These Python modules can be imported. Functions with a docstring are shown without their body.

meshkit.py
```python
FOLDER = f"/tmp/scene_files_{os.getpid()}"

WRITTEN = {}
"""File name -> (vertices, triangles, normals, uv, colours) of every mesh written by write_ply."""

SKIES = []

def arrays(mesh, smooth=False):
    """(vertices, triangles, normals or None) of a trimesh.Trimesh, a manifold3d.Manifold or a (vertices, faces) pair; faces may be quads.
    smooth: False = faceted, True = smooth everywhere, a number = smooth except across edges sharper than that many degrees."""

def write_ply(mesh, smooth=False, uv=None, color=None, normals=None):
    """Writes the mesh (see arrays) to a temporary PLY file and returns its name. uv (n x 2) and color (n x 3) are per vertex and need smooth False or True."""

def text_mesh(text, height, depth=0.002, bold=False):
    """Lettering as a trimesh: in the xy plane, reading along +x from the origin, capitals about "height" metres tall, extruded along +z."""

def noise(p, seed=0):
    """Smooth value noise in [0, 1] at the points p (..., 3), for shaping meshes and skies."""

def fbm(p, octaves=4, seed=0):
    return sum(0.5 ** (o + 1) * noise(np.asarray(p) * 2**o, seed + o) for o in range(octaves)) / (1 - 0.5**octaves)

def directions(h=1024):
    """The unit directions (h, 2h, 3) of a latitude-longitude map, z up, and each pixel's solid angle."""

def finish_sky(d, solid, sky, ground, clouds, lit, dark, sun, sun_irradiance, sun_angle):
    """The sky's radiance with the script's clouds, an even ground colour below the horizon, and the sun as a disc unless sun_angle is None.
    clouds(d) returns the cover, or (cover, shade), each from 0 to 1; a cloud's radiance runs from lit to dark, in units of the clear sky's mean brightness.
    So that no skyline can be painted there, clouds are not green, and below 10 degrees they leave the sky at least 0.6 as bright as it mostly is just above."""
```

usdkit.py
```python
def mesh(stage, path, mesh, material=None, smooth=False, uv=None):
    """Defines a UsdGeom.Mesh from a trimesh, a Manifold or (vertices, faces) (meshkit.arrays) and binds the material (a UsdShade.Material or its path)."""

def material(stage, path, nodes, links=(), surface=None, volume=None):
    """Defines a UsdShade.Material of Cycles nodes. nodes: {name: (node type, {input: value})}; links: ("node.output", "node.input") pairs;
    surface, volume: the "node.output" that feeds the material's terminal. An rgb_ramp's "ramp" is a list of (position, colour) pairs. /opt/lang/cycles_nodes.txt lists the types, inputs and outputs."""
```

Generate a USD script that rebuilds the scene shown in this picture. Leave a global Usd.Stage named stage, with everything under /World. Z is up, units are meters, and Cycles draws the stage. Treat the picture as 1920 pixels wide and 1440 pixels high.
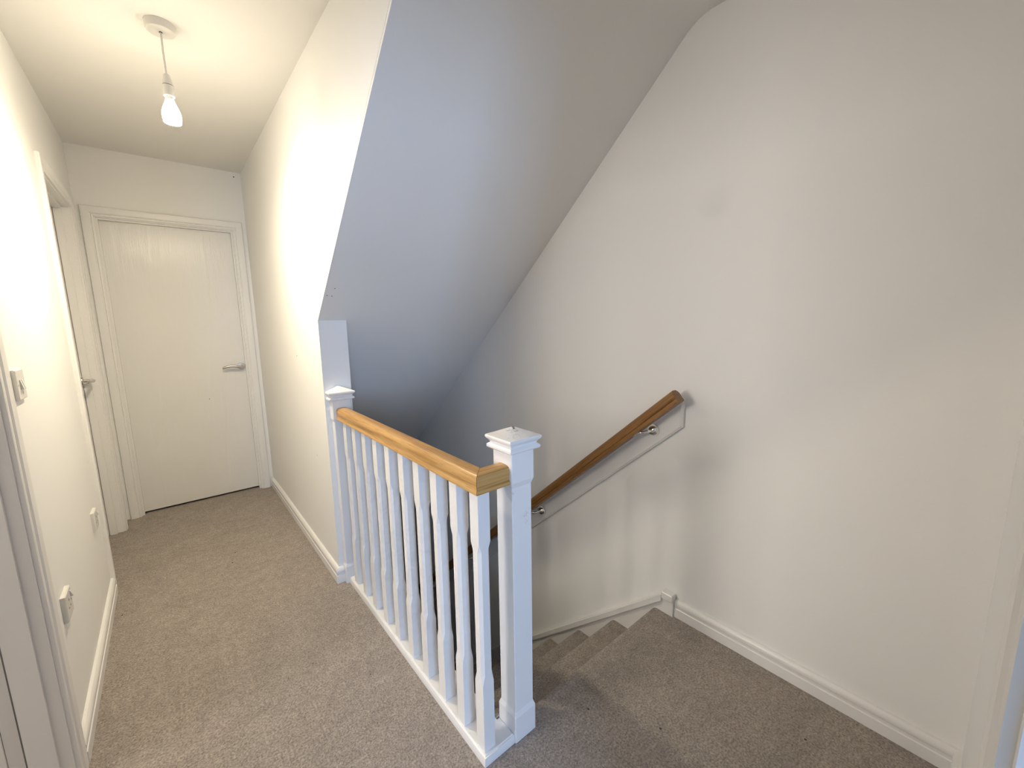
import math, random
import numpy as np
import trimesh
import manifold3d as m3
from manifold3d import Manifold, CrossSection
import usdkit, meshkit
from pxr import Usd, UsdGeom, UsdLux, UsdShade, Gf, Sdf

random.seed(7)
stage = Usd.Stage.CreateInMemory()
UsdGeom.SetStageUpAxis(stage, UsdGeom.Tokens.z)
UsdGeom.SetStageMetersPerUnit(stage, 1.0)
UsdGeom.Xform.Define(stage, '/World')
UsdGeom.Scope.Define(stage, '/World/Looks')

# ------------------------------------------------------------------ camera, daylight, exposure
FPX, YAW, PITCH, ROLL, CAM_H = 777.27, 0.693538, -0.155933, -0.0151083, 1.327
EXPOSURE = 0.0
BULB_STRENGTH = 2650.0
DAYLIGHT = 38.0
SIDE_DAYLIGHT = 21.0

fw = np.array([math.sin(YAW) * math.cos(PITCH), math.cos(YAW) * math.cos(PITCH), math.sin(PITCH)])
rt = np.array([math.cos(YAW), -math.sin(YAW), 0.0])
up = np.cross(rt, fw)
cr, sr = math.cos(ROLL), math.sin(ROLL)
rt, up = cr * rt + sr * up, -sr * rt + cr * up
cam = UsdGeom.Camera.Define(stage, '/World/camera')
cam.AddTransformOp().Set(Gf.Matrix4d(*rt, 0, *up, 0, *(-fw), 0, 0, 0, CAM_H, 1))
cam.CreateHorizontalApertureAttr(36.0)
cam.CreateVerticalApertureAttr(27.0)
cam.CreateFocalLengthAttr(36.0 * FPX / 1920)
cam.CreateClippingRangeAttr(Gf.Vec2f(0.01, 100))
cam.CreateExposureAttr(EXPOSURE)

# daylight entering the bedroom window behind the camera
sky = UsdLux.RectLight.Define(stage, '/World/window_daylight')
sky.CreateWidthAttr(1.3)
sky.CreateHeightAttr(1.25)
sky.CreateIntensityAttr(DAYLIGHT)
sky.CreateColorAttr(Gf.Vec3f(0.42, 0.645, 1.04))
# a RectLight shines along its -z: turned to face +y
sky.AddTransformOp().Set(Gf.Matrix4d(1, 0, 0, 0, 0, 0, 1, 0, 0, -1, 0, 0, -1.15, -3.78, 1.5, 1))

# daylight entering the window of the side room whose door stands open on the left
side = UsdLux.RectLight.Define(stage, '/World/side_window_daylight')
side.CreateWidthAttr(1.46)
side.CreateHeightAttr(1.25)
side.CreateIntensityAttr(SIDE_DAYLIGHT)
side.CreateColorAttr(Gf.Vec3f(1.0, 0.925, 0.84))
side.AddTransformOp().Set(Gf.Matrix4d(0, 1, 0, 0, 0, 0, 1, 0, -1, 0, 0, 0, -2.72, 1.87, 1.55, 1))

# ------------------------------------------------------------------ materials
def mat(name, nodes, links=(), surface='p.BSDF'):
    return usdkit.material(stage, '/World/Looks/' + name, nodes, links, surface=surface)

POS = ('geometry', {})

def paint(name, color, rough, bump=0.0, scale=60, extra=None, spec=0.5):
    """Painted surface with a fine roller / brush texture."""
    nodes = {'g': POS, 'n': ('noise_texture', {'scale': scale, 'detail': 4, 'roughness': 0.6}),
             'p': ('principled_bsdf', {'base_color': color, 'roughness': rough, 'specular_ior_level': spec})}
    links = [('g.position', 'n.vector')]
    if bump:
        nodes['b'] = ('bump', {'strength': bump, 'distance': 0.002})
        links += [('n.fac', 'b.height'), ('b.normal', 'p.normal')]
    return mat(name, nodes, links)

WALL = (0.87, 0.86, 0.845)
M = {}
M['wall'] = paint('wall_paint', WALL, 0.62, 0.12, 140, spec=0.3)
M['ceiling'] = paint('ceiling_paint', (0.84, 0.82, 0.79), 0.75, 0.08, 120, spec=0.2)
M['gloss'] = paint('white_gloss', (0.82, 0.805, 0.79), 0.33, 0.10, 35)
M['plastic'] = paint('white_plastic', (0.72, 0.70, 0.67), 0.3)
M['shade_line'] = paint('grey_shade_line', (0.17, 0.165, 0.16), 0.7)  # dark colour standing in for shade beside the open door's stop
M['dark'] = paint('dark_slot', (0.05, 0.045, 0.04), 0.6)
M['chrome'] = mat('chrome', {'p': ('principled_bsdf', {'base_color': (0.78, 0.77, 0.75), 'metallic': 1.0, 'roughness': 0.04})})
M['satin'] = mat('satin_chrome', {'p': ('principled_bsdf', {'base_color': (0.62, 0.60, 0.57), 'metallic': 1.0, 'roughness': 0.28})})

# stained stair wall: one soft grey smudge where a hand or bag rubbed it
M['wall_smudge'] = mat('stair_wall_paint', {
    'g': POS, 'n': ('noise_texture', {'scale': 140, 'detail': 4}),
    'n2': ('noise_texture', {'scale': 9, 'detail': 3}),
    'd': ('vector_math', {'math_type': 'distance', 'vector2': (1.63, 0.764, 1.743)}),
    'm': ('map_range', {'range_type': 'smoothstep', 'from_min': 0.015, 'from_max': 0.085, 'to_min': 0.16, 'to_max': 0.0, 'clamp': True}),
    'mm': ('math', {'math_type': 'multiply'}),
    'mix': ('mix', {'color1': WALL, 'color2': (0.42, 0.40, 0.39)}),
    'b': ('bump', {'strength': 0.12, 'distance': 0.002}),
    'p': ('principled_bsdf', {'roughness': 0.62, 'specular_ior_level': 0.3})},
    [('g.position', 'n.vector'), ('g.position', 'n2.vector'), ('g.position', 'd.vector1'), ('d.value', 'm.value'), ('m.result', 'mm.value1'), ('n2.fac', 'mm.value2'),
     ('mm.value', 'mix.fac'), ('mix.color', 'p.base_color'), ('n.fac', 'b.height'), ('b.normal', 'p.normal')])

# corridor wall: white touch-up strokes low on the wall
M['wall_scuff'] = mat('corridor_wall_paint', {
    'g': POS, 'n': ('noise_texture', {'scale': 140, 'detail': 4}),
    'map': ('mapping', {'scale': (1, 17, 4.5), 'location': (0, 0.7, 0.2)}),
    'n2': ('noise_texture', {'scale': 1.0, 'detail': 2}),
    'st': ('map_range', {'from_min': 0.57, 'from_max': 0.68, 'to_min': 0, 'to_max': 0.75, 'clamp': True}),
    'd': ('vector_math', {'math_type': 'distance', 'vector2': (0.56, 2.6, 0.45)}),
    'm': ('map_range', {'range_type': 'smoothstep', 'from_min': 0.2, 'from_max': 0.6, 'to_min': 1.0, 'to_max': 0.0, 'clamp': True}),
    'mm': ('math', {'math_type': 'multiply'}),
    'mix': ('mix', {'color1': WALL, 'color2': (0.87, 0.86, 0.85)}),
    'b': ('bump', {'strength': 0.12, 'distance': 0.002}),
    'p': ('principled_bsdf', {'roughness': 0.62, 'specular_ior_level': 0.3})},
    [('g.position', 'n.vector'), ('g.position', 'map.vector'), ('map.vector', 'n2.vector'), ('n2.fac', 'st.value'), ('g.position', 'd.vector1'), ('d.value', 'm.value'),
     ('m.result', 'mm.value1'), ('st.result', 'mm.value2'), ('mm.value', 'mix.fac'), ('mix.color', 'p.base_color'), ('n.fac', 'b.height'), ('b.normal', 'p.normal')])

# moulded door leaf: white, with an embossed upright oak grain that only shows in the gloss
M['leaf'] = mat('embossed_door', {
    'g': POS,
    'map': ('mapping', {'scale': (5.0, 5.0, 0.55), 'location': (-0.55, 0, -0.35)}),
    'n': ('noise_texture', {'scale': 1.6, 'detail': 2, 'distortion': 0.4}),
    'k': ('math', {'math_type': 'multiply', 'value2': 26.0}),
    's': ('math', {'math_type': 'sine'}),
    'map2': ('mapping', {'scale': (220, 220, 9)}),
    'n2': ('noise_texture', {'scale': 1.0, 'detail': 3}),
    'add': ('math', {'math_type': 'multiply_add', 'value2': 0.35}),
    'b': ('bump', {'strength': 0.55, 'distance': 0.0018}),
    'p': ('principled_bsdf', {'base_color': (0.80, 0.785, 0.765), 'roughness': 0.24, 'specular_ior_level': 0.5})},
    [('g.position', 'map.vector'), ('map.vector', 'n.vector'), ('n.fac', 'k.value1'), ('k.value', 's.value1'), ('g.position', 'map2.vector'), ('map2.vector', 'n2.vector'),
     ('s.value', 'add.value1'), ('n2.fac', 'add.value3'), ('add.value', 'b.height'), ('b.normal', 'p.normal')])

# painted timber of the newel with rubbed grey marks
def worn(name, spots):
    nodes = {'g': POS, 'nb': ('noise_texture', {'scale': 35, 'detail': 4}), 'b': ('bump', {'strength': 0.1, 'distance': 0.002}),
             'p': ('principled_bsdf', {'roughness': 0.36})}
    links = [('g.position', 'nb.vector'), ('nb.fac', 'b.height'), ('b.normal', 'p.normal')]
    last = None
    for i, (c, r, s, col, k) in enumerate(spots):
        nodes[f'd{i}'] = ('vector_math', {'math_type': 'distance', 'vector2': c})
        nodes[f'm{i}'] = ('map_range', {'range_type': 'smoothstep', 'from_min': r * 0.3, 'from_max': r, 'to_min': 1.0, 'to_max': 0.0, 'clamp': True})
        nodes[f'n{i}'] = ('noise_texture', {'scale': s, 'detail': 3, 'distortion': 1.0})
        nodes[f't{i}'] = ('map_range', {'from_min': 0.5, 'from_max': 0.62, 'to_min': 0.0, 'to_max': k, 'clamp': True})
        nodes[f'f{i}'] = ('math', {'math_type': 'multiply'})
        nodes[f'x{i}'] = ('mix', {'color1': (0.82, 0.805, 0.79), 'color2': col})
        links += [('g.position', f'd{i}.vector1'), (f'd{i}.value', f'm{i}.value'), ('g.position', f'n{i}.vector'), (f'n{i}.fac', f't{i}.value'),
                  (f'm{i}.result', f'f{i}.value1'), (f't{i}.result', f'f{i}.value2'), (f'f{i}.value', f'x{i}.fac')]
        if last:
            links.append((last, f'x{i}.color1'))
        last = f'x{i}.color'
    links.append((last, 'p.base_color'))
    return mat(name, nodes, links)
M['newel'] = worn('worn_newel_paint', [((0.778, 0.862, 0.745), 0.035, 110, (0.42, 0.44, 0.47), 0.5), ((0.714, 0.862, 0.835), 0.02, 150, (0.45, 0.46, 0.48), 0.5),
                                       ((0.790, 0.862, 0.55), 0.02, 160, (0.5, 0.5, 0.52), 0.4)])
M['cap'] = worn('chipped_cap_paint', [((0.746, 0.899, 1.012), 0.024, 62, (0.10, 0.085, 0.07), 0.95), ((0.725, 0.872, 0.998), 0.03, 110, (0.40, 0.36, 0.32), 0.4)])
M['baluster'] = worn('handled_baluster_paint', [((0.62, 1.45, 0.45), 0.75, 26, (0.60, 0.57, 0.54), 0.16), ((0.612, 1.36, 0.76), 0.016, 60, (0.42, 0.40, 0.38), 0.6),
                                                ((0.612, 1.5, 0.45), 0.45, 13, (0.52, 0.49, 0.46), 0.14)])

def oak(name, rotx, c1, c2, c3, rough=0.38):
    """Oak with grain running along local y after turning about x by rotx."""
    return mat(name, {
        'g': POS, 'r': ('vector_rotate', {'rotate_type': 'x_axis', 'angle': rotx}),
        'map': ('mapping', {'scale': (62, 1.5, 62)}), 'n': ('noise_texture', {'scale': 1.0, 'detail': 4, 'roughness': 0.55, 'distortion': 0.6}),
        'map2': ('mapping', {'scale': (420, 14, 420)}), 'n2': ('noise_texture', {'scale': 1.0, 'detail': 2}),
        'k': ('math', {'math_type': 'multiply', 'value2': 17.0}), 's': ('math', {'math_type': 'sine'}),
        'a': ('math', {'math_type': 'multiply_add', 'value2': 0.22}),
        'ramp': ('rgb_ramp', {'ramp': [(0.2, c1), (0.5, c2), (0.8, c3)]}),
        'pore': ('map_range', {'from_min': 0.57, 'from_max': 0.72, 'to_min': 0.0, 'to_max': 0.5, 'clamp': True}),
        'mix': ('mix', {'color2': tuple(0.45 * x for x in c1)}),
        'b': ('bump', {'strength': 0.12, 'distance': 0.001, 'invert': True}),
        'p': ('principled_bsdf', {'roughness': rough})},
        [('g.position', 'r.vector'), ('r.vector', 'map.vector'), ('map.vector', 'n.vector'), ('r.vector', 'map2.vector'), ('map2.vector', 'n2.vector'),
         ('n.fac', 'k.value1'), ('k.value', 's.value1'), ('s.value', 'a.value1'), ('n.fac', 'a.value3'), ('a.value', 'ramp.fac'),
         ('n2.fac', 'pore.value'), ('pore.result', 'mix.fac'), ('ramp.color', 'mix.color1'), ('mix.color', 'p.base_color'), ('pore.result', 'b.height'), ('b.normal', 'p.normal')])
PITCH_STAIR = math.atan(0.88)
OAK = ((0.30, 0.145, 0.040), (0.47, 0.255, 0.080), (0.60, 0.365, 0.135))
M['oak'] = oak('oak_lengthwise', 0.0, *OAK)
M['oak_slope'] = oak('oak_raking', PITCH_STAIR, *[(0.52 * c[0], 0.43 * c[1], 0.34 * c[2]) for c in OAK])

def oak_x():
    return mat('oak_crosswise', {
        'g': POS, 'map': ('mapping', {'scale': (1.5, 62, 62)}), 'n': ('noise_texture', {'scale': 1.0, 'detail': 4, 'roughness': 0.55, 'distortion': 0.6}),
        'k': ('math', {'math_type': 'multiply', 'value2': 17.0}), 's': ('math', {'math_type': 'sine'}),
        'a': ('math', {'math_type': 'multiply_add', 'value2': 0.22}),
        'ramp': ('rgb_ramp', {'ramp': [(0.2, OAK[0]), (0.5, OAK[1]), (0.8, OAK[2])]}),
        'p': ('principled_bsdf', {'roughness': 0.38})},
        [('g.position', 'map.vector'), ('map.vector', 'n.vector'), ('n.fac', 'k.value1'), ('k.value', 's.value1'), ('s.value', 'a.value1'), ('n.fac', 'a.value3'),
         ('a.value', 'ramp.fac'), ('ramp.color', 'p.base_color')])
M['oak_x'] = oak_x()

# twist-pile carpet: grey-beige heathered yarn
M['carpet'] = mat('twist_pile_carpet', {
    'g': POS,
    'n1': ('noise_texture', {'scale': 150, 'detail': 3, 'roughness': 0.75}),
    'n2': ('noise_texture', {'scale': 34, 'detail': 4, 'roughness': 0.65}),
    'n3': ('noise_texture', {'scale': 8, 'detail': 3, 'distortion': 0.5}),
    'r1': ('map_range', {'from_min': 0.3, 'from_max': 0.7, 'to_min': 0.50, 'to_max': 1.52}),
    'r2': ('map_range', {'from_min': 0.3, 'from_max': 0.7, 'to_min': 0.84, 'to_max': 1.16}),
    'r3': ('map_range', {'from_min': 0.3, 'from_max': 0.7, 'to_min': 0.93, 'to_max': 1.07}),
    'm1': ('math', {'math_type': 'multiply'}), 'm2': ('math', {'math_type': 'multiply'}),
    'c': ('vector_math', {'math_type': 'scale', 'vector1': (0.335, 0.29, 0.255)}),
    'h': ('math', {'math_type': 'multiply_add', 'value2': 0.6}),
    'b': ('bump', {'strength': 0.75, 'distance': 0.006}),
    'p': ('principled_bsdf', {'roughness': 0.95, 'specular_ior_level': 0.05, 'sheen_weight': 0.15, 'sheen_roughness': 0.5})},
    [('g.position', 'n1.vector'), ('g.position', 'n2.vector'), ('g.position', 'n3.vector'), ('n1.fac', 'r1.value'), ('n2.fac', 'r2.value'), ('n3.fac', 'r3.value'),
     ('r1.result', 'm1.value1'), ('r2.result', 'm1.value2'), ('m1.value', 'm2.value1'), ('r3.result', 'm2.value2'), ('m2.value', 'c.scale'), ('c.vector', 'p.base_color'),
     ('n2.fac', 'h.value1'), ('n1.fac', 'h.value3'), ('h.value', 'b.height'), ('b.normal', 'p.normal')])
M['bulb'] = mat('lit_diffuser', {'e': ('emission', {'color': (1.0, 0.875, 0.64), 'strength': BULB_STRENGTH})}, surface='e.emission')
M['pane'] = mat('window_glass', {'t': ('transparent_bsdf', {}), 'g': ('glossy_bsdf', {'roughness': 0.0, 'color': (1, 1, 1)}), 'f': ('fresnel', {'IOR': 1.45}), 'm': ('mix_closure', {})},
                [('f.fac', 'm.fac'), ('t.BSDF', 'm.closure1'), ('g.BSDF', 'm.closure2')], surface='m.closure')

# ------------------------------------------------------------------ helpers
used = {}

def number(path):
    n = used.get(path, 0)
    used[path] = n + 1
    return path if n == 0 else f'{path}_{n:03d}'

def tag(prim, label=None, category=None, group=None, kind=None):
    for k, v in (('label', label), ('category', category), ('group', group), ('kind', kind)):
        if v:
            prim.SetCustomDataByKey(k, v)
    return prim

def obj(name, mesh, m, parent=None, smooth=30, label=None):
    path = number((str(parent.GetPath()) if parent else '/World') + '/' + name)
    p = usdkit.mesh(stage, path, mesh, M[m] if isinstance(m, str) else m, smooth=smooth).GetPrim()
    return tag(p, label)

def thing(name, label, category, loc=(0, 0, 0), group=None, kind=None):
    x = UsdGeom.Xform.Define(stage, number('/World/' + name))
    x.AddTranslateOp().Set(Gf.Vec3d(*loc))
    return tag(x.GetPrim(), label, category, group, kind)

def box(x0, x1, y0, y1, z0, z1):
    return Manifold.cube([x1 - x0, y1 - y0, z1 - z0]).translate([x0, y0, z0])

def cbox(x0, x1, y0, y1, z0, z1, c=0.002):
    """Box with chamfered edges."""
    return Manifold.batch_hull([box(x0 + c, x1 - c, y0 + c, y1 - c, z0, z1), box(x0 + c, x1 - c, y0, y1, z0 + c, z1 - c), box(x0, x1, y0 + c, y1 - c, z0 + c, z1 - c)])

def prism(pts, length):
    return CrossSection([np.asarray(pts, float)], m3.FillRule.NonZero).extrude(length)

def place(man, cx, cy, cz, o=(0, 0, 0)):
    """Maps the local axes onto the vectors cx, cy, cz and moves the origin to o."""
    a = np.stack([np.asarray(v, float) for v in (cx, cy, cz, o)], 1)
    return man.transform(a)

X, Y, Z = np.eye(3)

def along(pts, a, b, u, v):
    """Profile points (in u, v) swept straight from a to b."""
    a, b = np.asarray(a, float), np.asarray(b, float)
    d = b - a
    L = np.linalg.norm(d)
    d = d / L
    u, v = np.asarray(u, float), np.asarray(v, float)
    if np.dot(np.cross(u, v), d) < 0:
        pts = [(q, p) for p, q in pts][::-1]
        return place(prism(pts[::-1], L), v, u, d, a)
    return place(prism(pts, L), u, v, d, a)

def keep(man, n, p):
    """Keeps the side of the plane through p that n points to."""
    n = np.asarray(n, float)
    n = n / np.linalg.norm(n)
    return man.trim_by_plane(n, float(np.dot(n, p)))

def tube(points, r, sides=14, cap=True):
    p = np.asarray(points, float)
    out = []
    rr = np.broadcast_to(np.asarray(r, float), (len(p),))
    t = np.gradient(p, axis=0)
    t /= np.linalg.norm(t, axis=1, keepdims=True)
    a = np.cross(t[0], [0, 0, 1.0] if abs(t[0][2]) < 0.9 else [1.0, 0, 0])
    a /= np.linalg.norm(a)
    for i in range(len(p)):
        a = a - t[i] * np.dot(a, t[i])
        a /= np.linalg.norm(a)
        b = np.cross(t[i], a)
        an = np.arange(sides) * 2 * math.pi / sides
        out.append(p[i] + rr[i] * (np.cos(an)[:, None] * a + np.sin(an)[:, None] * b))
    v = np.vstack(out)
    f = []
    for i in range(len(p) - 1):
        for j in range(sides):
            k = (j + 1) % sides
            f += [[i * sides + j, i * sides + k, (i + 1) * sides + k], [i * sides + j, (i + 1) * sides + k, (i + 1) * sides + j]]
    for i, flip in ((0, True), (len(p) - 1, False)):
        c = len(v)
        v = np.vstack([v, p[i]])
        for j in range(sides):
            k = (j + 1) % sides
            tri = [c, i * sides + j, i * sides + k]
            f.append(tri[::-1] if flip else tri)
    return trimesh.Trimesh(v, np.array(f), process=False)

def lathe(profile, n=40):
    """(r, z) profile about z."""
    return trimesh.creation.revolve(np.asarray(profile, float), sections=n)

def moved(t, xf):
    t = t.copy()
    t.apply_transform(xf)
    return t

def frame(cx, cy, cz, o):
    T = np.eye(4)
    T[:3, 0], T[:3, 1], T[:3, 2], T[:3, 3] = cx, cy, cz, o
    return T

def structure(name, mesh, m, label, category, smooth=30):
    p = obj(name, mesh, m, smooth=smooth)
    return tag(p, label, category, kind='structure')

def disc_mark(parent, centre, normal, r, m='dark', name='nail_hole', squash=1.0):
    n = np.asarray(normal, float)
    n /= np.linalg.norm(n)
    a = np.cross(n, [0, 0, 1.0] if abs(n[2]) < 0.9 else [1.0, 0, 0])
    a /= np.linalg.norm(a)
    c = trimesh.creation.cylinder(radius=r, height=0.0008, sections=9)
    obj(name, moved(c, frame(a, np.cross(n, a) * squash, n, np.asarray(centre, float) + n * 0.0003)), m, parent)

# ------------------------------------------------------------------ measures of the place
XL, XR, XS = -0.337, 0.560, 1.630            # corridor left wall, corridor right wall, stairwell wall
YF, YW = 3.760, 2.087                        # far wall, free end of the corridor's right wall
YD = -0.042                                  # landing face of the wall with the doorway the picture is taken from
HC = 2.410
SL = 0.88                                    # rise per run of stair and sloping soffit
ZK = 1.332                                   # height where the soffit starts at the wall end
YC = YW - (HC - ZK) / SL                     # where it meets the ceiling
NOSE0, GOING, RISE = 0.937, 0.2275, 0.200
LOW = -2.6
TH = 0.115

# ------------------------------------------------------------------ setting: floor
land = (box(XL - TH, XR + 0.13, -3.72, YF + 0.14, -0.22, 0)
        + box(XR, XS, -3.72, 0.906, -0.22, 0) + box(-2.50, 2.3, -3.72, -0.17, -0.22, 0) + box(-2.70, XL - TH + .01, -0.17, 2.87, -0.22, 0)
        + box(0.69, XS, 0.5, 0.906, -0.22, 0))
nose = Manifold.cylinder(XS - 0.70, 0.031, 0.031, 32).rotate([0, 90, 0]).translate([0.70, 0.906, -0.031])
floor_mesh = land + nose
fl = structure('floor', floor_mesh, 'carpet', 'grey beige twist pile carpet covering the landing and corridor', 'floor')
for (x, y, r) in ((0.179, 2.767, .004), (0.154, 2.66, .005), (-0.291, 2.493, .004), (0.307, 1.619, .003), (0.975, 0.79, .004), (1.099, 0.593, .004), (1.413, 0.277, .004), (0.46, 1.42, .003)):
    disc_mark(fl, (x, y, 0.001), Z, r, name='crumb', squash=0.7)
structure('floor_hall', box(0.6, XS + 0.1, 0.9, 5.0, LOW - 0.1, LOW), 'carpet', 'dark carpeted hall floor at the foot of the stairs', 'floor')

# ------------------------------------------------------------------ setting: ceilings
ceil = box(-2.50, 2.3, -3.72, YD - TH, HC, HC + 0.1) + box(-2.70, XL - TH + .01, YD - TH, 2.87, HC, HC + 0.1) + box(XL - TH, XR + 0.06, YD - TH, YF + 0.14, HC, HC + 0.1) + box(XR, XS + 0.1, YD - TH, YC + 0.02, HC, HC + 0.1)
structure('ceiling', ceil, 'ceiling', 'flat cream ceiling over the landing corridor', 'ceiling', smooth=False)
# underside of the flight above: a plastered slope that turns into the level ceiling with a soft bend
y1 = YW + (ZK + 0.25) / SL
th = 0.012
nv = np.array([SL, 1.0]) / math.hypot(SL, 1)
bend = []
for k in range(9):                            # rounded bend between level ceiling and slope
    t = k / 8
    p0, p1, p2 = np.array([YC - 0.06, HC]), np.array([YC, HC]), np.array([YC + 0.05, HC - 0.05 * SL])
    bend.append((1 - t) ** 2 * p0 + 2 * t * (1 - t) * p1 + t * t * p2)
sof = [tuple(b) for b in bend] + [(y1, -0.25), (y1 + nv[0] * th, -0.25 + nv[1] * th)] + [(YC + nv[0] * th, HC + nv[1] * th), (YC - 0.06, HC + nv[1] * th)]
soffit = place(prism(sof[::-1], XS - XR + 0.02), Y, Z, X, (XR, 0, 0)) - box(XR - .1, XR + .1305, YW + .0005, 6, -1, 3)
sofp = structure('ceiling_slope', soffit, 'wall', 'grey shaded sloping soffit over the staircase, underside of the flight above', 'sloping ceiling', smooth=25)
for (x, y) in ((0.574, 1.963), (0.595, 1.965), (0.60, 1.93)):
    disc_mark(sofp, (x, y, ZK + SL * (YW - y)), (0, -SL, -1), 0.0022)
structure('ceiling_hall', box(0.6, XS + 0.1, y1 - 0.02, 5.0, -0.25, -0.2), 'ceiling', 'unlit hall ceiling below the landing', 'ceiling', smooth=False)

# ------------------------------------------------------------------ setting: walls
D3 = (0.860, 1.612)      # near left doorway (y range)
D2 = (2.805, 3.553)      # far left doorway
HEAD = 2.020
D1 = (-0.272, 0.492)     # far doorway (x range)
D0 = (-0.257, 0.547)     # doorway behind the camera (x range)
wl = box(XL - TH, XL, YD, YF + TH, -0.02, HC + 0.01) - box(XL - 1, XL + 1, D3[0] - .022, D3[1] + .022, -1, HEAD) - box(XL - 1, XL + 1, D2[0] - .022, D2[1] + .022, -1, HEAD)
wlp = structure('wall_left', wl, 'wall', 'cream left corridor wall with a light switch and two sockets', 'wall', smooth=False)
wb = box(XL - TH, XR + 0.13, YF, YF + TH, -0.02, HC + 0.01) - box(*D1, YF - 1, YF + 1, -1, 2.017)
wbp = structure('wall_back', wb, 'wall', 'short end wall of the corridor above the white door', 'wall', smooth=False)
disc_mark(wbp, (0.518, YF, 2.378), (0, -1, 0), 0.004)
o = 0.0163
prof = [(YW, 0 - 0.02), (YF + 0.01, -0.02), (YF + 0.01, HC + 0.005), (YC + o * 1.0, HC + 0.005), (YW, ZK + o)]
wr = place(prism(prof, 0.13), Y, Z, X, (XR, 0, 0))
wrp = structure('wall_right', wr, 'wall_scuff', 'bright cream corridor wall whose top edge slopes down to the banister', 'wall', smooth=False)
for (y, z, r) in ((2.271, 1.511, .003), (2.553, 1.141, .0025), (2.32, 0.62, .002)):
    disc_mark(wrp, (XR, y, z), (-1, 0, 0), r)
ws = box(XS, XS + 0.12, YD - TH, 5.0, LOW - 0.1, HC + 0.05)
wsp = structure('wall_stairwell', ws, 'wall_smudge', 'tall off white wall on the right of the staircase carrying the oak handrail', 'wall', smooth=False)
wf = (box(XL - TH, XS + 0.12, YD - TH, YD, -0.02, HC + 0.05)) - box(*D0, -1, 1, -1, HEAD)
structure('wall_front', wf, 'wall', 'wall around the doorway at the near end of the landing', 'wall', smooth=False)
# well below the landing
structure('wall_well_side', box(0.60, 0.70, 0.90, 5.0, LOW - 0.1, -0.001), 'wall', 'shaded side wall of the stairwell below the banister', 'wall', smooth=False)
structure('wall_well_end', box(0.55, XS + 0.12, 4.9, 5.0, LOW - 0.1, -0.2), 'wall', 'dark end wall at the foot of the stairs', 'wall', smooth=False)
# bedroom that the daylight comes from
structure('wall_bedroom_left', box(-2.50, -2.40, -3.72, YD - TH, -0.1, HC + 0.05), 'wall', 'white side wall of the room behind the viewer, left', 'wall', smooth=False)
structure('wall_bedroom_right', box(2.2, 2.3, -3.72, YD - TH, -0.1, HC + 0.05), 'wall', 'white side wall of the room behind the viewer, right', 'wall', smooth=False)
structure('wall_bedroom_door', (box(-2.50, XL - TH, YD - TH, YD - 0.02, -0.1, HC + 0.05) + box(XS + 0.12, 2.3, YD - TH, YD - 0.02, -0.1, HC + 0.05)), 'wall', 'room side returns of the doorway wall', 'wall', smooth=False)
WX = (-1.80, -0.50)
WZ = (0.87, 2.13)
structure('wall_bedroom_window', box(-2.50, 2.3, -3.72, -3.60, -0.1, HC + 0.05) - box(*WX, -4, -3, *WZ), 'wall', 'white wall around the bedroom window', 'wall', smooth=False)
win = thing('window_1', 'white framed bedroom window letting daylight in', 'window', kind='structure')
fr = box(*WX, -3.70, -3.64, *WZ) - box(WX[0] + .05, -1.175, -4, -3, WZ[0] + .05, WZ[1] - .05) - box(-1.125, WX[1] - .05, -4, -3, WZ[0] + .05, WZ[1] - .05)
obj('window_frame', fr, 'gloss', win, smooth=False)
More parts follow.
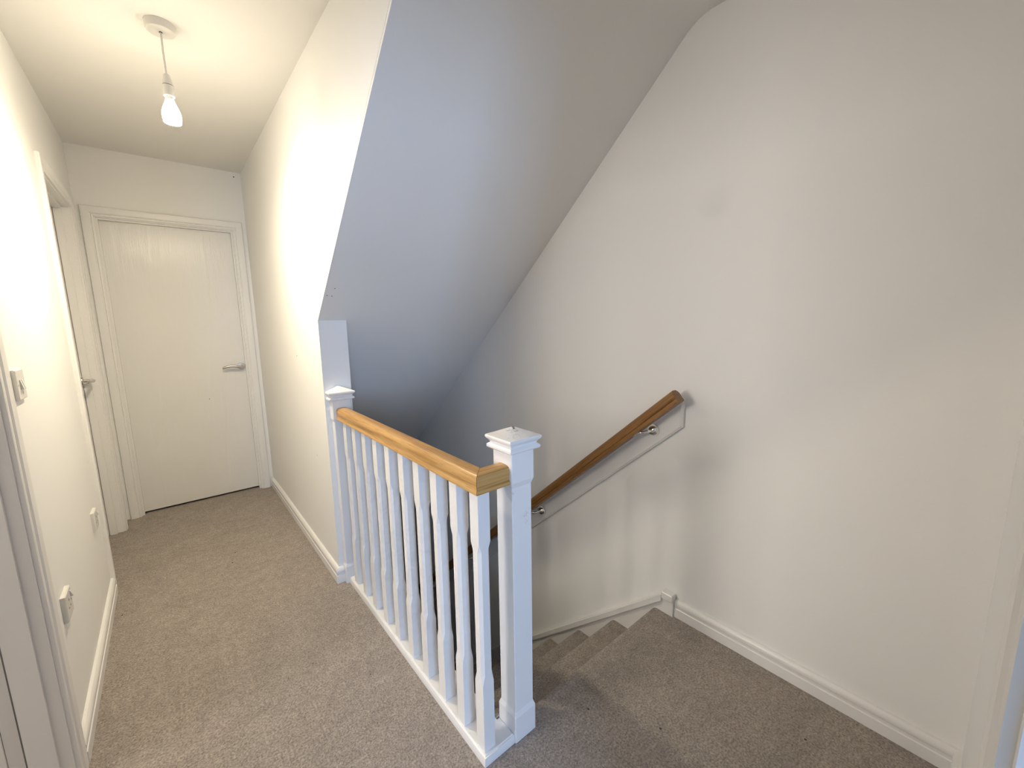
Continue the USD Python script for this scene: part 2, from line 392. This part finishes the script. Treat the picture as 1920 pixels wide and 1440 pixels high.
obj('pane', box(WX[0] + .045, -1.17, -3.672, -3.668, WZ[0] + .045, WZ[1] - .045), 'pane', win, smooth=False)
obj('pane', box(-1.13, WX[1] - .045, -3.672, -3.668, WZ[0] + .045, WZ[1] - .045), 'pane', win, smooth=False)
obj('window_sill', cbox(WX[0] - .04, WX[1] + .04, -3.64, -3.54, WZ[0] - .03, WZ[0], .004), 'gloss', win)

# side room on the left, its door standing open
VY, VZ = (1.15, 2.59), (0.93, 2.17)
structure('wall_side_room_window', box(-2.70, -2.58, YD - TH, 2.87, -0.1, HC + 0.05) - box(-4, -2, *VY, *VZ), 'wall', 'white wall around the window of the side room', 'wall', smooth=False)
structure('wall_side_room_far', box(-2.58, XL - TH, 2.75, 2.87, -0.1, HC + 0.05), 'wall', 'white far wall of the side room', 'wall', smooth=False)
structure('wall_side_room_near', box(-2.70, XL - TH, YD - 0.019, YD + 0.06, -0.1, HC + 0.05), 'wall', 'white near wall of the side room', 'wall', smooth=False)
win2 = thing('window_2', 'white framed window of the side room', 'window', kind='structure')
ym = sum(VY) / 2
fr2 = box(-2.67, -2.61, *VY, *VZ) - box(-4, -2, VY[0] + .05, ym - .025, VZ[0] + .05, VZ[1] - .05) - box(-4, -2, ym + .025, VY[1] - .05, VZ[0] + .05, VZ[1] - .05)
obj('window_frame', fr2, 'gloss', win2, smooth=False)
obj('pane', box(-2.642, -2.638, VY[0] + .045, ym - .02, VZ[0] + .045, VZ[1] - .045), 'pane', win2, smooth=False)
obj('pane', box(-2.642, -2.638, ym + .02, VY[1] - .045, VZ[0] + .045, VZ[1] - .045), 'pane', win2, smooth=False)
obj('window_sill', cbox(-2.58, -2.48, VY[0] - .04, VY[1] + .04, VZ[0] - .03, VZ[0], .004), 'gloss', win2)

# ------------------------------------------------------------------ skirting boards
SKIRT = [(0, 0), (.018, 0), (.018, .040), (.0150, .043), (.0150, .052), (.0172, .056), (.0176, .064), (.0150, .073), (.009, .0795), (0, .081)]

def skirt(a, b, inward, cuts=()):
    man = along(SKIRT, a, b, inward, Z)
    for n, p in cuts:
        man = keep(man, n, p)
    return man

structure('baseboard_left', skirt((XL, 1.668, 0), (XL, 2.742, 0), X), 'gloss', 'white moulded skirting board along the left corridor wall between two doors', 'skirting board')
s1 = skirt((XR, YW - 0.03, 0), (XR, YF - .016, 0), -X, [((-1, 1, 0), (XR, YW, 0))])
s2 = skirt((XR - 0.03, YW, 0), (0.5805, YW, 0), -Y, [((1, -1, 0), (XR, YW, 0))])
structure('baseboard_right', s1 + s2, 'gloss', 'white skirting board along the right corridor wall, returned round its end beside the banister', 'skirting board')
s3 = skirt((XS, YD - .03, 0), (XS, 0.832, 0), -X, [((-1, 1, 0), (XS, YD, 0))])
structure('baseboard_stairwell', s3, 'gloss', 'white skirting board along the stairwell wall from the stair string to the near corner', 'skirting board')
s4 = skirt((0.592, YD, 0), (XS + .03, YD, 0), Y, [((-1, 1, 0), (XS, YD, 0))])
structure('baseboard_front', s4, 'gloss', 'white skirting board beside the doorway at the near right corner', 'skirting board')

# ------------------------------------------------------------------ doors
ARCH = [(0, 0), (0, .0095), (.004, .0115), (.010, .0115), (.0125, .0090), (.0155, .0115), (.020, .0148), (.034, .0160), (.050, .0165), (.0555, .0150), (.058, .0110), (.058, 0)]
AW = 0.058

def architrave(parent, o, u, n, w, h):
    """Legs and head round an opening: o = foot of its first edge on the wall face, u along the wall, n out of it."""
    o, u, n = (np.asarray(v, float) for v in (o, u, n))
    g = 0.006
    a, b, hh = -g, w + g, h + g
    leg1 = keep(along(ARCH, o + u * a, o + u * a + Z * (hh + .1), -u, n), -Z - u, o + u * a + Z * hh)
    leg2 = keep(along(ARCH, o + u * b, o + u * b + Z * (hh + .1), u, n), -Z + u, o + u * b + Z * hh)
    head = along(ARCH, o + u * (a - .1) + Z * hh, o + u * (b + .1) + Z * hh, Z, n)
    head = keep(keep(head, Z + u, o + u * a + Z * hh), Z - u, o + u * b + Z * hh)
    for m_ in (leg1, leg2, head):
        obj('architrave', m_, 'gloss', parent)

def lining(parent, o, u, n, w, h, depth, t=0.022):
    """Three boards lining the opening (they fill its edge, faces at 0 and w)."""
    def bx(a, b, z0, z1, d0=-depth, d1=0.0):
        return place(cbox(a, b, d0, d1, z0, z1, .0012), u, n, Z, o) if np.dot(np.cross(u, n), Z) > 0 else place(cbox(d0, d1, a, b, z0, z1, .0012), n, u, Z, o)
    obj('lining', bx(-t, 0, 0, h + t), 'gloss', parent)
    obj('lining', bx(w, w + t, 0, h + t), 'gloss', parent)
    obj('lining', bx(0, w, h, h + t), 'gloss', parent)
    return bx

def lever(parent, o, u, n, label):
    """Lever handle on a round rose: u = way the lever points, n = out of the door."""
    o, u, n = (np.asarray(v, float) for v in (o, u, n))
    T = frame(u, np.cross(n, u), n, o)
    h = obj('door_handle', moved(tube([(0, 0, .006), (0, 0, .030), (.001, 0, .040), (.006, 0, .0475), (.014, 0, .0505), (.026, 0, .0515), (.045, .0050 * (1 if np.cross(n, u)[2] > 0 else -1), .051),
                                       (.070, .0075 * (1 if np.cross(n, u)[2] > 0 else -1), .0495), (.095, .0045 * (1 if np.cross(n, u)[2] > 0 else -1), .0465), (.114, -.0030 * (1 if np.cross(n, u)[2] > 0 else -1), .042), (.123, -.0085 * (1 if np.cross(n, u)[2] > 0 else -1), .039)],
                                      [.0095, .0095, .0100, .0106, .0106, .0102, .0096, .0092, .0090, .0088, .0064], 16), T), 'satin', parent, smooth=50, label=label)
    obj('rose', moved(lathe([(0, 0), (.0255, 0), (.0262, .002), (.0262, .006), (.0245, .0085), (.012, .0095), (.010, .012), (0, .012)]), T), 'satin', h, smooth=35)

# far door, straight ahead at the end of the corridor
d1 = thing('door_1', 'white wood grained door closing the far end of the corridor', 'door', (0, 0, 0), kind='structure')
o1 = np.array([D1[0] + .022, YF, 0.0])
wid = D1[1] - D1[0] - .044
bx = lining(d1, o1, X, -Y, wid, 1.995 - .0, TH)
architrave(d1, o1, X, -Y, wid, 1.995)
LEAF1 = .040
obj('door_leaf', cbox(o1[0] + .003, o1[0] + wid - .003, YF + LEAF1, YF + LEAF1 + .035, .014, 1.992, .0015), 'leaf', d1)
for a, b, z0, z1 in ((0, .010, 0, 1.995), (wid - .010, wid, 0, 1.995), (.010, wid - .010, 1.985, 1.995)):
    obj('door_stop', box(o1[0] + a, o1[0] + b, YF + .012, YF + LEAF1 - .002, z0, z1), 'gloss', d1, smooth=False)
lever(d1, (0.434, YF + LEAF1, 0.998), -X, -Y, 'satin chrome lever handle on round rose')
disc_mark(d1, (0.21, YF + LEAF1, 0.768), (0, -1, 0), 0.003, name='mark')

def side_door(name, label, dy, recess, closed):
    d = thing(name, label, 'door', (0, 0, 0), kind='structure')
    oo = np.array([XL, dy[0] + .0, 0.0])
    w = dy[1] - dy[0]
    lin = lambda a, b, z0, z1, d0=-TH, d1_=0.0: cbox(XL + d0, XL + d1_, a, b, z0, z1, .0012)
    obj('lining', lin(dy[0], dy[0] + .022, 0, HEAD), 'gloss', d)
    far = lin(dy[1] - .022, dy[1], 0, HEAD)
    if not closed:                                    # sharp rebate, with a dark strip added to draw the shade line behind the stop
        far = box(XL - TH, XL, dy[1] - .022, dy[1], 0, HEAD)
        obj('shade_strip', box(XL - .0835, XL - .0806, dy[1] - .0342, dy[1] - .0220, .0, HEAD - .034), 'shade_line', d, smooth=False)
    obj('lining', far, 'gloss', d)
    obj('lining', lin(dy[0] + .022, dy[1] - .022, HEAD - .022, HEAD), 'gloss', d)
    architrave(d, oo + Y * .022, Y, X, w - .044, HEAD - .022)
    s0, s1_ = (-.032, -recess + .002) if closed else (-.027, -.0805)
    a, b, h = dy[0] + .022, dy[1] - .022, HEAD - .022
    for (p, q, z0, z1) in ((a, a + .012, 0, h), (b - .012, b, 0, h), (a + .012, b - .012, h - .012, h)):
        obj('door_stop', box(XL + s1_, XL + s0, p, q, z0, z1), 'gloss', d, smooth=False)
    if closed:
        obj('door_leaf', cbox(XL - recess - .035, XL - recess, a + .003, b - .003, .012, h - .003, .0015), 'leaf', d)
        lever(d, (XL - recess, b - .055, 1.0), -Y, X, 'satin chrome lever handle seen end on')
    else:                                             # swung a right angle into the side room, hinged on its far jamb
        x0 = XL - TH - .0008
        leaf = obj('door_leaf', cbox(x0 - (b - a) + .006, x0, b - .003, b + .032, .012, h - .003, .0015), 'leaf', d, label='open door leaf swung into the side room')
        for z in (.22, 1.0, 1.74):
            obj('hinge', moved(trimesh.creation.cylinder(radius=.005, height=.09, sections=14), trimesh.transformations.translation_matrix((x0 + .0015, b + .036, z))), 'satin', leaf)
        lever(d, (x0 - (b - a) + .066, b - .003, 1.0), X, -Y, 'satin chrome lever handle of the open door')
    return d
side_door('door_2', 'white door at the far end of the left corridor wall', (D2[0] - .022, D2[1] + .022), .068, True)
side_door('door_3', 'open doorway in the left wall, edge of its frame at the left of view', (D3[0] - .022, D3[1] + .022), .082, False)

# doorway the picture is taken from: lining and architraves
t1 = thing('trim_1', 'white door casing at the near right corner of the landing', 'door casing', kind='structure')
o0 = np.array([D0[0], YD, 0.0])
for (a, b, z0, z1) in ((D0[0] - .0, D0[0] + .022, 0, HEAD), (D0[1] - .022, D0[1], 0, HEAD), (D0[0] + .022, D0[1] - .022, HEAD - .022, HEAD)):
    obj('lining', cbox(a, b, YD - TH, YD, z0, z1, .0012), 'gloss', t1)
architrave(t1, o0 + X * .022, X, Y, D0[1] - D0[0] - .044, HEAD - .022)
architrave(t1, np.array([D0[0] + .022, YD - TH, 0]), X, -Y, D0[1] - D0[0] - .044, HEAD - .022)

# ------------------------------------------------------------------ staircase
st = thing('staircase', 'straight carpeted staircase going down beside the stairwell wall', 'staircase', (1.15, NOSE0, 0))
SX0, SX1 = 0.722, 1.604
base = np.array([1.15, NOSE0, 0])
for k in range(1, 13):
    yb, yn, zt = NOSE0 + GOING * (k - 1) - 0.0325, NOSE0 + GOING * k, -RISE * k
    r = 0.031
    pts = [(yb, zt - 0.20), (yb, zt)]
    for j in range(11):
        a = math.pi / 2 - j * math.pi / 10
        pts.append((yn - r + r * math.cos(a), zt - r + r * math.sin(a)))
    pts += [(yn - r - .001, zt - 2 * r - .001), (yn - r - .001, zt - RISE - 0.005), (yb + 0.03, zt - RISE - 0.005)]
    s = place(prism(pts[::-1], SX1 - SX0), Y, Z, X, (SX0, 0, 0)).translate(list(-base))
    obj('step', s, 'carpet', st, smooth=40, label='carpet covered step with rounded nosing' if k == 1 else None)

def string_mesh(x0, x1, capx0, capx1, ytop):
    """Board against the wall under the rake with a rounded cap; top end plumb."""
    zt = lambda y: 0.086 - 0.883 * (y - 0.887)
    y0, y2 = ytop, 3.75
    top0 = zt(0.887)
    board = place(prism([(y0, -0.30), (y2, zt(y2) - 0.45), (y2, zt(y2) - .026), (0.887, top0 - .026), (y0, top0 - .02)], x1 - x0), Y, Z, X, (x0, 0, 0))
    cap = place(prism([(0.887, top0 - .030), (y2, zt(y2) - .030), (y2, zt(y2)), (0.887, top0)], capx1 - capx0), Y, Z, X, (capx0, 0, 0))
    return board, cap
b1, c1 = string_mesh(SX1 + .0005, XS - .0005, 1.593, XS - .0005, 0.833)
blk = cbox(1.603, XS - .0005, 0.833, 0.889, -0.02, 0.098, .002) + cbox(1.594, XS - .0005, 0.833, 0.889, 0.070, 0.102, .003)
sp = obj('stair_string', (b1 + c1 + blk).translate(list(-base)), 'gloss', st, label='white raking string board on the wall side')
b2, c2 = string_mesh(0.7005, SX0 - .0005, 0.7005, 0.725, 0.95)
obj('stair_string', keep(b2 + c2, Y, (0, .952, 0)).translate(list(-base)), 'gloss', st, label='white string board under the banister')

# ------------------------------------------------------------------ banister on the landing edge
bb = np.array([0.6255, 1.45, 0.0])
bn = thing('banister', 'white painted landing banister with oak handrail between two newel posts', 'banister', tuple(bb))

def put(name, man, m, parent=None, **k):
    if isinstance(man, Manifold):
        man = man.translate(list(-bb))
    else:
        man = moved(man, trimesh.transformations.translation_matrix(-bb))
    return obj(name, man, m, parent or bn, **k)

def post(cx, cy, h, half_y=None, z0=0.0):
    """Square newel with stop-chamfered shaft, as a stack of hulls. half_y: (y0, y1) if it is a half post."""
    y0, y1 = half_y or (cy - h, cy + h)
    r = 0.0055
    lo, hi = 0.088, 0.862
    if half_y:
        yy0, yy1 = y0 + r, y1
    else:
        yy0, yy1 = y0 + r, y1 - r
    def ring(z, full):
        return (cx - h, cx + h, y0, y1, z) if full else (cx - h + r, cx + h - r, yy0, yy1, z)
    def seg(za, fa, zb, fb):
        a, b = ring(za, fa), ring(zb, fb)
        def plate(q):
            c = .0025
            x0, x1, ya, yb, z = q
            return Manifold.batch_hull([box(x0 + c, x1 - c, ya, yb, z, z + 1e-5), box(x0, x1, ya + c, yb - c, z, z + 1e-5)])
        return Manifold.batch_hull([plate(a), plate(b)])
    return seg(z0, True, lo, True) + seg(lo, True, lo + .016, False) + seg(lo + .016, False, hi - .016, False) + seg(hi - .016, False, hi, True) + seg(hi, True, 0.957, True)

def cap_mesh(cx, cy, h, cut=None):
    """Moulded square cap: necking, hollow, overhanging lip and a low pyramid."""
    rings = [(.001, .952), (.0100, .953), (.0135, .957), (.0135, .963), (.0100, .9665), (.0055, .9695), (.0065, .974), (.0110, .9795), (.0158, .984), (.0168, .9885), (.0150, .9930), (.0095, .9958), (.0065, .9965), (-.012, 1.0042), (-.028, 1.0112), (-.0415, 1.0165)]
    man = None
    for (a, za), (b, zb) in zip(rings, rings[1:]):
        s = Manifold.batch_hull([box(cx - h - a, cx + h + a, cy - h - a, cy + h + a, za, za + 1e-5), box(cx - h - b, cx + h + b, cy - h - b, cy + h + b, zb, zb + 1e-5)])
        man = s if man is None else man + s
    if cut is not None:
        man = keep(man, -Y, (0, cut, 0))
    return man
NX, NY, NH = 0.7535, 0.905, 0.043
n1 = put('newel_post', post(NX, NY, NH, z0=0.0), 'newel', smooth=False, label='square newel post at the free end of the banister')
put('newel_cap', cap_mesh(NX, NY, NH), 'cap', n1, label='white square newel cap with a dark chipped knot', smooth=20)
HX, HY, HH = 0.6245, YW - .001, 0.0445
n2 = put('newel_post', post(HX, 0, HH, half_y=(2.042, YW - .0008)), 'gloss', smooth=False, label='half newel fixed to the end of the corridor wall')
put('newel_cap', cap_mesh(HX, HY, HH, cut=YW - .0008), 'gloss', n2, smooth=20)
# rails
RAIL = [(.030, 0), (.0305, .0045), (.0288, .009), (.0268, .0130), (.0266, .019), (.0282, .029), (.0288, .038), (.0274, .0450), (.0235, .0510), (.0170, .0542), (.0080, .0555)]
RAIL = [(-x, y) for x, y in RAIL] + RAIL[::-1]
RX, RY, RZ = 0.6235, 0.8990, 0.860
g = .0006
long = keep(along(RAIL, (RX, RY - .06, RZ), (RX, 2.0425, RZ), X, Z), (-1, 1, 0), (RX, RY + g, RZ))
short = keep(along(RAIL, (RX - .06, RY, RZ), (NX - NH - .0003, RY, RZ), Y, Z), (1, -1, 0), (RX, RY - g, RZ))
hr = put('handrail', long, 'oak', label='varnished oak handrail along the landing', smooth=35)
put('rail_return', short, 'oak_x', hr, label='short mitred oak piece joining the newel', smooth=35)
# base rail with a thin edging bead on the landing side
brail = cbox(.6005, .700, .873, 2.0415, 0, .030, .002) + cbox(.6005, NX - NH - .0003, .873, .945, 0, .030, .002)
br = put('base_rail', brail, 'gloss')
BEAD = [(0, 0), (.0065, 0), (.0065, .014), (.0050, .017), (.0050, .022), (.0030, .0265), (0, .0275)]
bead1 = keep(along(BEAD, (.6005, .85, 0), (.6005, 2.0415, 0), -X, Z), (-1, 1, 0), (.6005, .873, 0))
bead2 = keep(along(BEAD, (.58, .873, 0), (NX - NH - .0003, .873, 0), -Y, Z), (1, -1, 0), (.6005, .873, 0))
put('edge_bead', bead1 + bead2, 'gloss', br)

def baluster():
    """41 mm square stick, octagonal between two stop chamfers, foot at the origin."""
    s, c = .0205, .0085
    z0, z1, z2, z3, z4, z5 = .0, .228, .258, .650, .676, .8302
    def ring(z, ch, k=1.0):
        ss = s * k
        return Manifold.batch_hull([box(-ss + ch, ss - ch, -ss, ss, z, z + 1e-5), box(-ss, ss, -ss + ch, ss - ch, z, z + 1e-5)])
    q = [(z0, .0012, 1), (z1, .0012, 1), (z2, c, .955), (z3, c, .955), (z4, .0012, 1), (z5, .0012, 1)]
    man = None
    for a, b in zip(q, q[1:]):
        h = Manifold.batch_hull([ring(*a), ring(*b)])
        man = h if man is None else man + h
    return man
bal = baluster()
for y in (1.951, 1.832, 1.711, 1.590, 1.4695, 1.3475, 1.229, 1.110, 0.9915, 0.8825):
    put('baluster', bal.translate([.6255, y + .0205, .0299]), 'baluster', smooth=False)

# ------------------------------------------------------------------ oak handrail on the stairwell wall
wh = thing('wall_handrail', 'raking oak handrail on a white backing board with chrome brackets', 'handrail', (XS, 0.84, 0.98))
wo = np.array([XS, 0.84, 0.98])
dv = np.array([0, 1, -SL]) / math.hypot(1, SL)           # down the stair
nv3 = np.array([0, SL, 1]) / math.hypot(1, SL)           # out of the rake, upwards
def rake(y, z0, y0):
    return z0 - SL * (y - y0)
MOP = [(.0235, 0), (.0250, .003), (.0250, .0140), (.0228, .0160), (.0252, .0185), (.0268, .030), (.0262, .0385), (.0215, .0465), (.0120, .0525)]
MOP = [(-x, y) for x, y in MOP] + MOP[::-1]   # flat underside, quirk line low on each side, chamfered crown
RXW = 1.5485
p0 = np.array([RXW, 0.812, 0.9935])
p1 = p0 + dv * ((3.30 - 0.812) / dv[1])
rail = along(MOP, p0, p1, X, nv3)
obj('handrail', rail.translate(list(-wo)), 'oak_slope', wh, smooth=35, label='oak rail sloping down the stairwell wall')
yt, yb2 = 0.836, 3.25
zt = 0.982
bp = [(yt, zt - .113), (yb2, rake(yb2, zt - .113, yt)), (yb2, rake(yb2, zt, yt)), (yt, zt)]
bc = CrossSection([np.array(bp)], m3.FillRule.NonZero)
inner = bc.offset(-.0085, m3.JoinType.Miter)
board = Manifold.batch_hull([place(bc.extrude(.014), Y, Z, X, (XS - .0145, 0, 0)), place(inner.extrude(.021), Y, Z, X, (XS - .0215, 0, 0))])
obj('backing_board', board.translate(list(-wo)), 'gloss', wh, label='long white backing board with bevelled edges', smooth=15)
for (y, z) in ((0.962, 0.836), (1.668, 0.205), (2.38, -0.42), (3.08, -1.035)):
    c = np.array([XS - .0215, y, z])
    hit_z = p0[2] - SL * (y + .047 - p0[1])
    tip = np.array([RXW, y + .047, hit_z + .001])
    path = []
    for k in range(11):
        t = k / 10
        a, m1, m2, e = c - X * .015, c - X * .064, np.array([RXW, y + .040, z - .012]), tip
        path.append((1 - t) ** 3 * a + 3 * t * (1 - t) ** 2 * m1 + 3 * t * t * (1 - t) * m2 + t ** 3 * e)
    br_ = obj('bracket', moved(tube(path, .0060, 14), trimesh.transformations.translation_matrix(-wo)), 'chrome', wh, smooth=50, label='polished chrome handrail bracket')
    T = frame(Y, np.cross(-X, Y), -X, c - wo)
    obj('rosette', moved(lathe([(0, 0), (.0262, 0), (.0270, .0015), (.0268, .004)] + [(.0262 * math.cos(k * math.pi / 28), .005 + .0200 * math.sin(k * math.pi / 28)) for k in range(14)] + [(0, .025)], 56), T), 'chrome', br_, smooth=40)
    pl = along([(-.011, 0), (.011, 0), (.011, .003), (-.011, .003)], tip - dv * .024, tip + dv * .024, X, nv3)
    obj('saddle', pl.translate(list(-wo - nv3 * .0022)), 'chrome', br_)

# ------------------------------------------------------------------ switch and sockets on the left wall
def plate(parent, s=.086, d=.0085):
    c = .003
    man = Manifold.batch_hull([box(0, d - .0025, -s / 2 , s / 2, -s / 2, s / 2), box(0, d, -s / 2 + c, s / 2 - c, -s / 2 + c, s / 2 - c)])
    obj('face_plate', man, 'plastic', parent)
    for sy in (-1, 1):
        sc = trimesh.creation.cylinder(radius=.0032, height=.0012, sections=14)
        obj('screw', moved(sc, frame(Y, Z, X, (d + .0002, sy * .0301, 0))), 'plastic', parent)

def rocker(parent, y, z, w, h, tilt, d=.0085):
    pts = [(0, -h / 2), (0.0012, -h / 2), (.0012 + tilt, h / 2) if tilt > 0 else (.0012, h / 2), (0, h / 2)]
    if tilt < 0:
        pts = [(0, -h / 2), (.0012 - tilt, -h / 2), (.0012, h / 2), (0, h / 2)]
    man = place(prism([(p[0], p[1]) for p in pts], w), X, Z, -Y, (d, y + w / 2, z))
    obj('rocker', man, 'plastic', parent)
sw = thing('light_switch', 'white two gang light switch beside the nearest door frame', 'light switch', (XL, 1.802, 1.163))
plate(sw)
rocker(sw, -.0085, .0, .0115, .028, -.0055)
rocker(sw, .0085, .0, .0115, .028, -.0055)

def socket(label, loc):
    so = thing('wall_socket', label, 'socket', loc, group=None)
    plate(so, d=.012)
    for (y, z, w, h) in ((0.0, .013, .0045, .0085), (-.011, -.010, .0075, .0045), (.011, -.010, .0075, .0045)):
        obj('pin_hole', box(.0116, .0122, y - w / 2, y + w / 2, z - h / 2, z + h / 2), 'dark', so, smooth=False)
    rocker(so, .029, .020, .010, .019, -.006, d=.012)
socket('white single socket low on the left wall, nearer one below the light switch', (XL, 1.832, 0.452))
socket('white single socket low on the left wall, farther one before the far side door', (XL, 2.555, 0.462))

# ------------------------------------------------------------------ pendant lamp
LX, LY = 0.114, 2.120
pend = thing('pendant_lamp', 'bare lit bulb hanging on a white flex from a ceiling rose', 'pendant lamp', (LX, LY, HC))
obj('ceiling_rose', lathe([(0, -.027), (.038, -.027), (.0425, -.0255), (.0445, -.022), (.0460, -.004), (.0470, -.0005), (0, -.0005)], 56), 'plastic', pend, label='round white ceiling rose')
obj('flex', tube([(0, 0, -.0265), (.0003, 0, -.05), (-.0004, .001, -.09), (.0006, 0, -.13), (.001, 0, -.168)], .0033, 10), 'plastic', pend, smooth=60)
obj('grommet', moved(lathe([(0, 0), (.0052, 0), (.0052, .003), (0, .003)], 16), trimesh.transformations.translation_matrix((0, 0, -.0285))), 'dark', pend)
hold = obj('lamp_holder', moved(lathe([(.0, -.166), (.0065, -.166), (.0105, -.170), (.0150, -.192), (.0160, -.205), (.0160, -.2052), (.0178, -.2056), (.0180, -.240), (.0172, -.242), (0, -.242)], 40), trimesh.transformations.translation_matrix((.001, 0, 0))), 'plastic', pend, smooth=30, label='white plastic bayonet lamp holder')
obj('seam', moved(lathe([(.015, -.2030), (.0168, -.2034), (.0168, -.2054), (.015, -.2056)], 40), trimesh.transformations.translation_matrix((.001, 0, 0))), 'dark', hold)
M['bulb_glass'] = mat('glowing_glass', {'e': ('emission', {'color': (1.0, 0.90, 0.68), 'strength': 55.0})}, surface='e.emission')
shift = trimesh.transformations.translation_matrix((.001, 0, 0))
bulb = obj('bulb', moved(lathe([(0, -.240), (.0112, -.240), (.0112, -.246), (.0130, -.252), (0, -.252)], 40), shift), 'plastic', pend, smooth=40, label='white bulb neck below the holder')
body = [(0, -.2522), (.0130, -.2522), (.0150, -.260), (.0195, -.271), (.0245, -.283), (.0283, -.295), (.0300, -.308), (.0294, -.320), (.0270, -.332), (0, -.332)]
obj('glass', moved(lathe(body, 40), shift), 'bulb_glass', bulb, smooth=40, label='glowing bulb glass')
gl = [(.0270, -.3322)]
for k in range(1, 15):
    a = k / 14 * math.pi / 2
    gl.append((.0270 * math.cos(a), -.3322 - .0050 * math.sin(a)))
gl[-1] = (0, gl[-1][1])
obj('diffuser', moved(lathe(gl, 40), shift), 'bulb', bulb, smooth=True, label='brightest round end of the bulb')
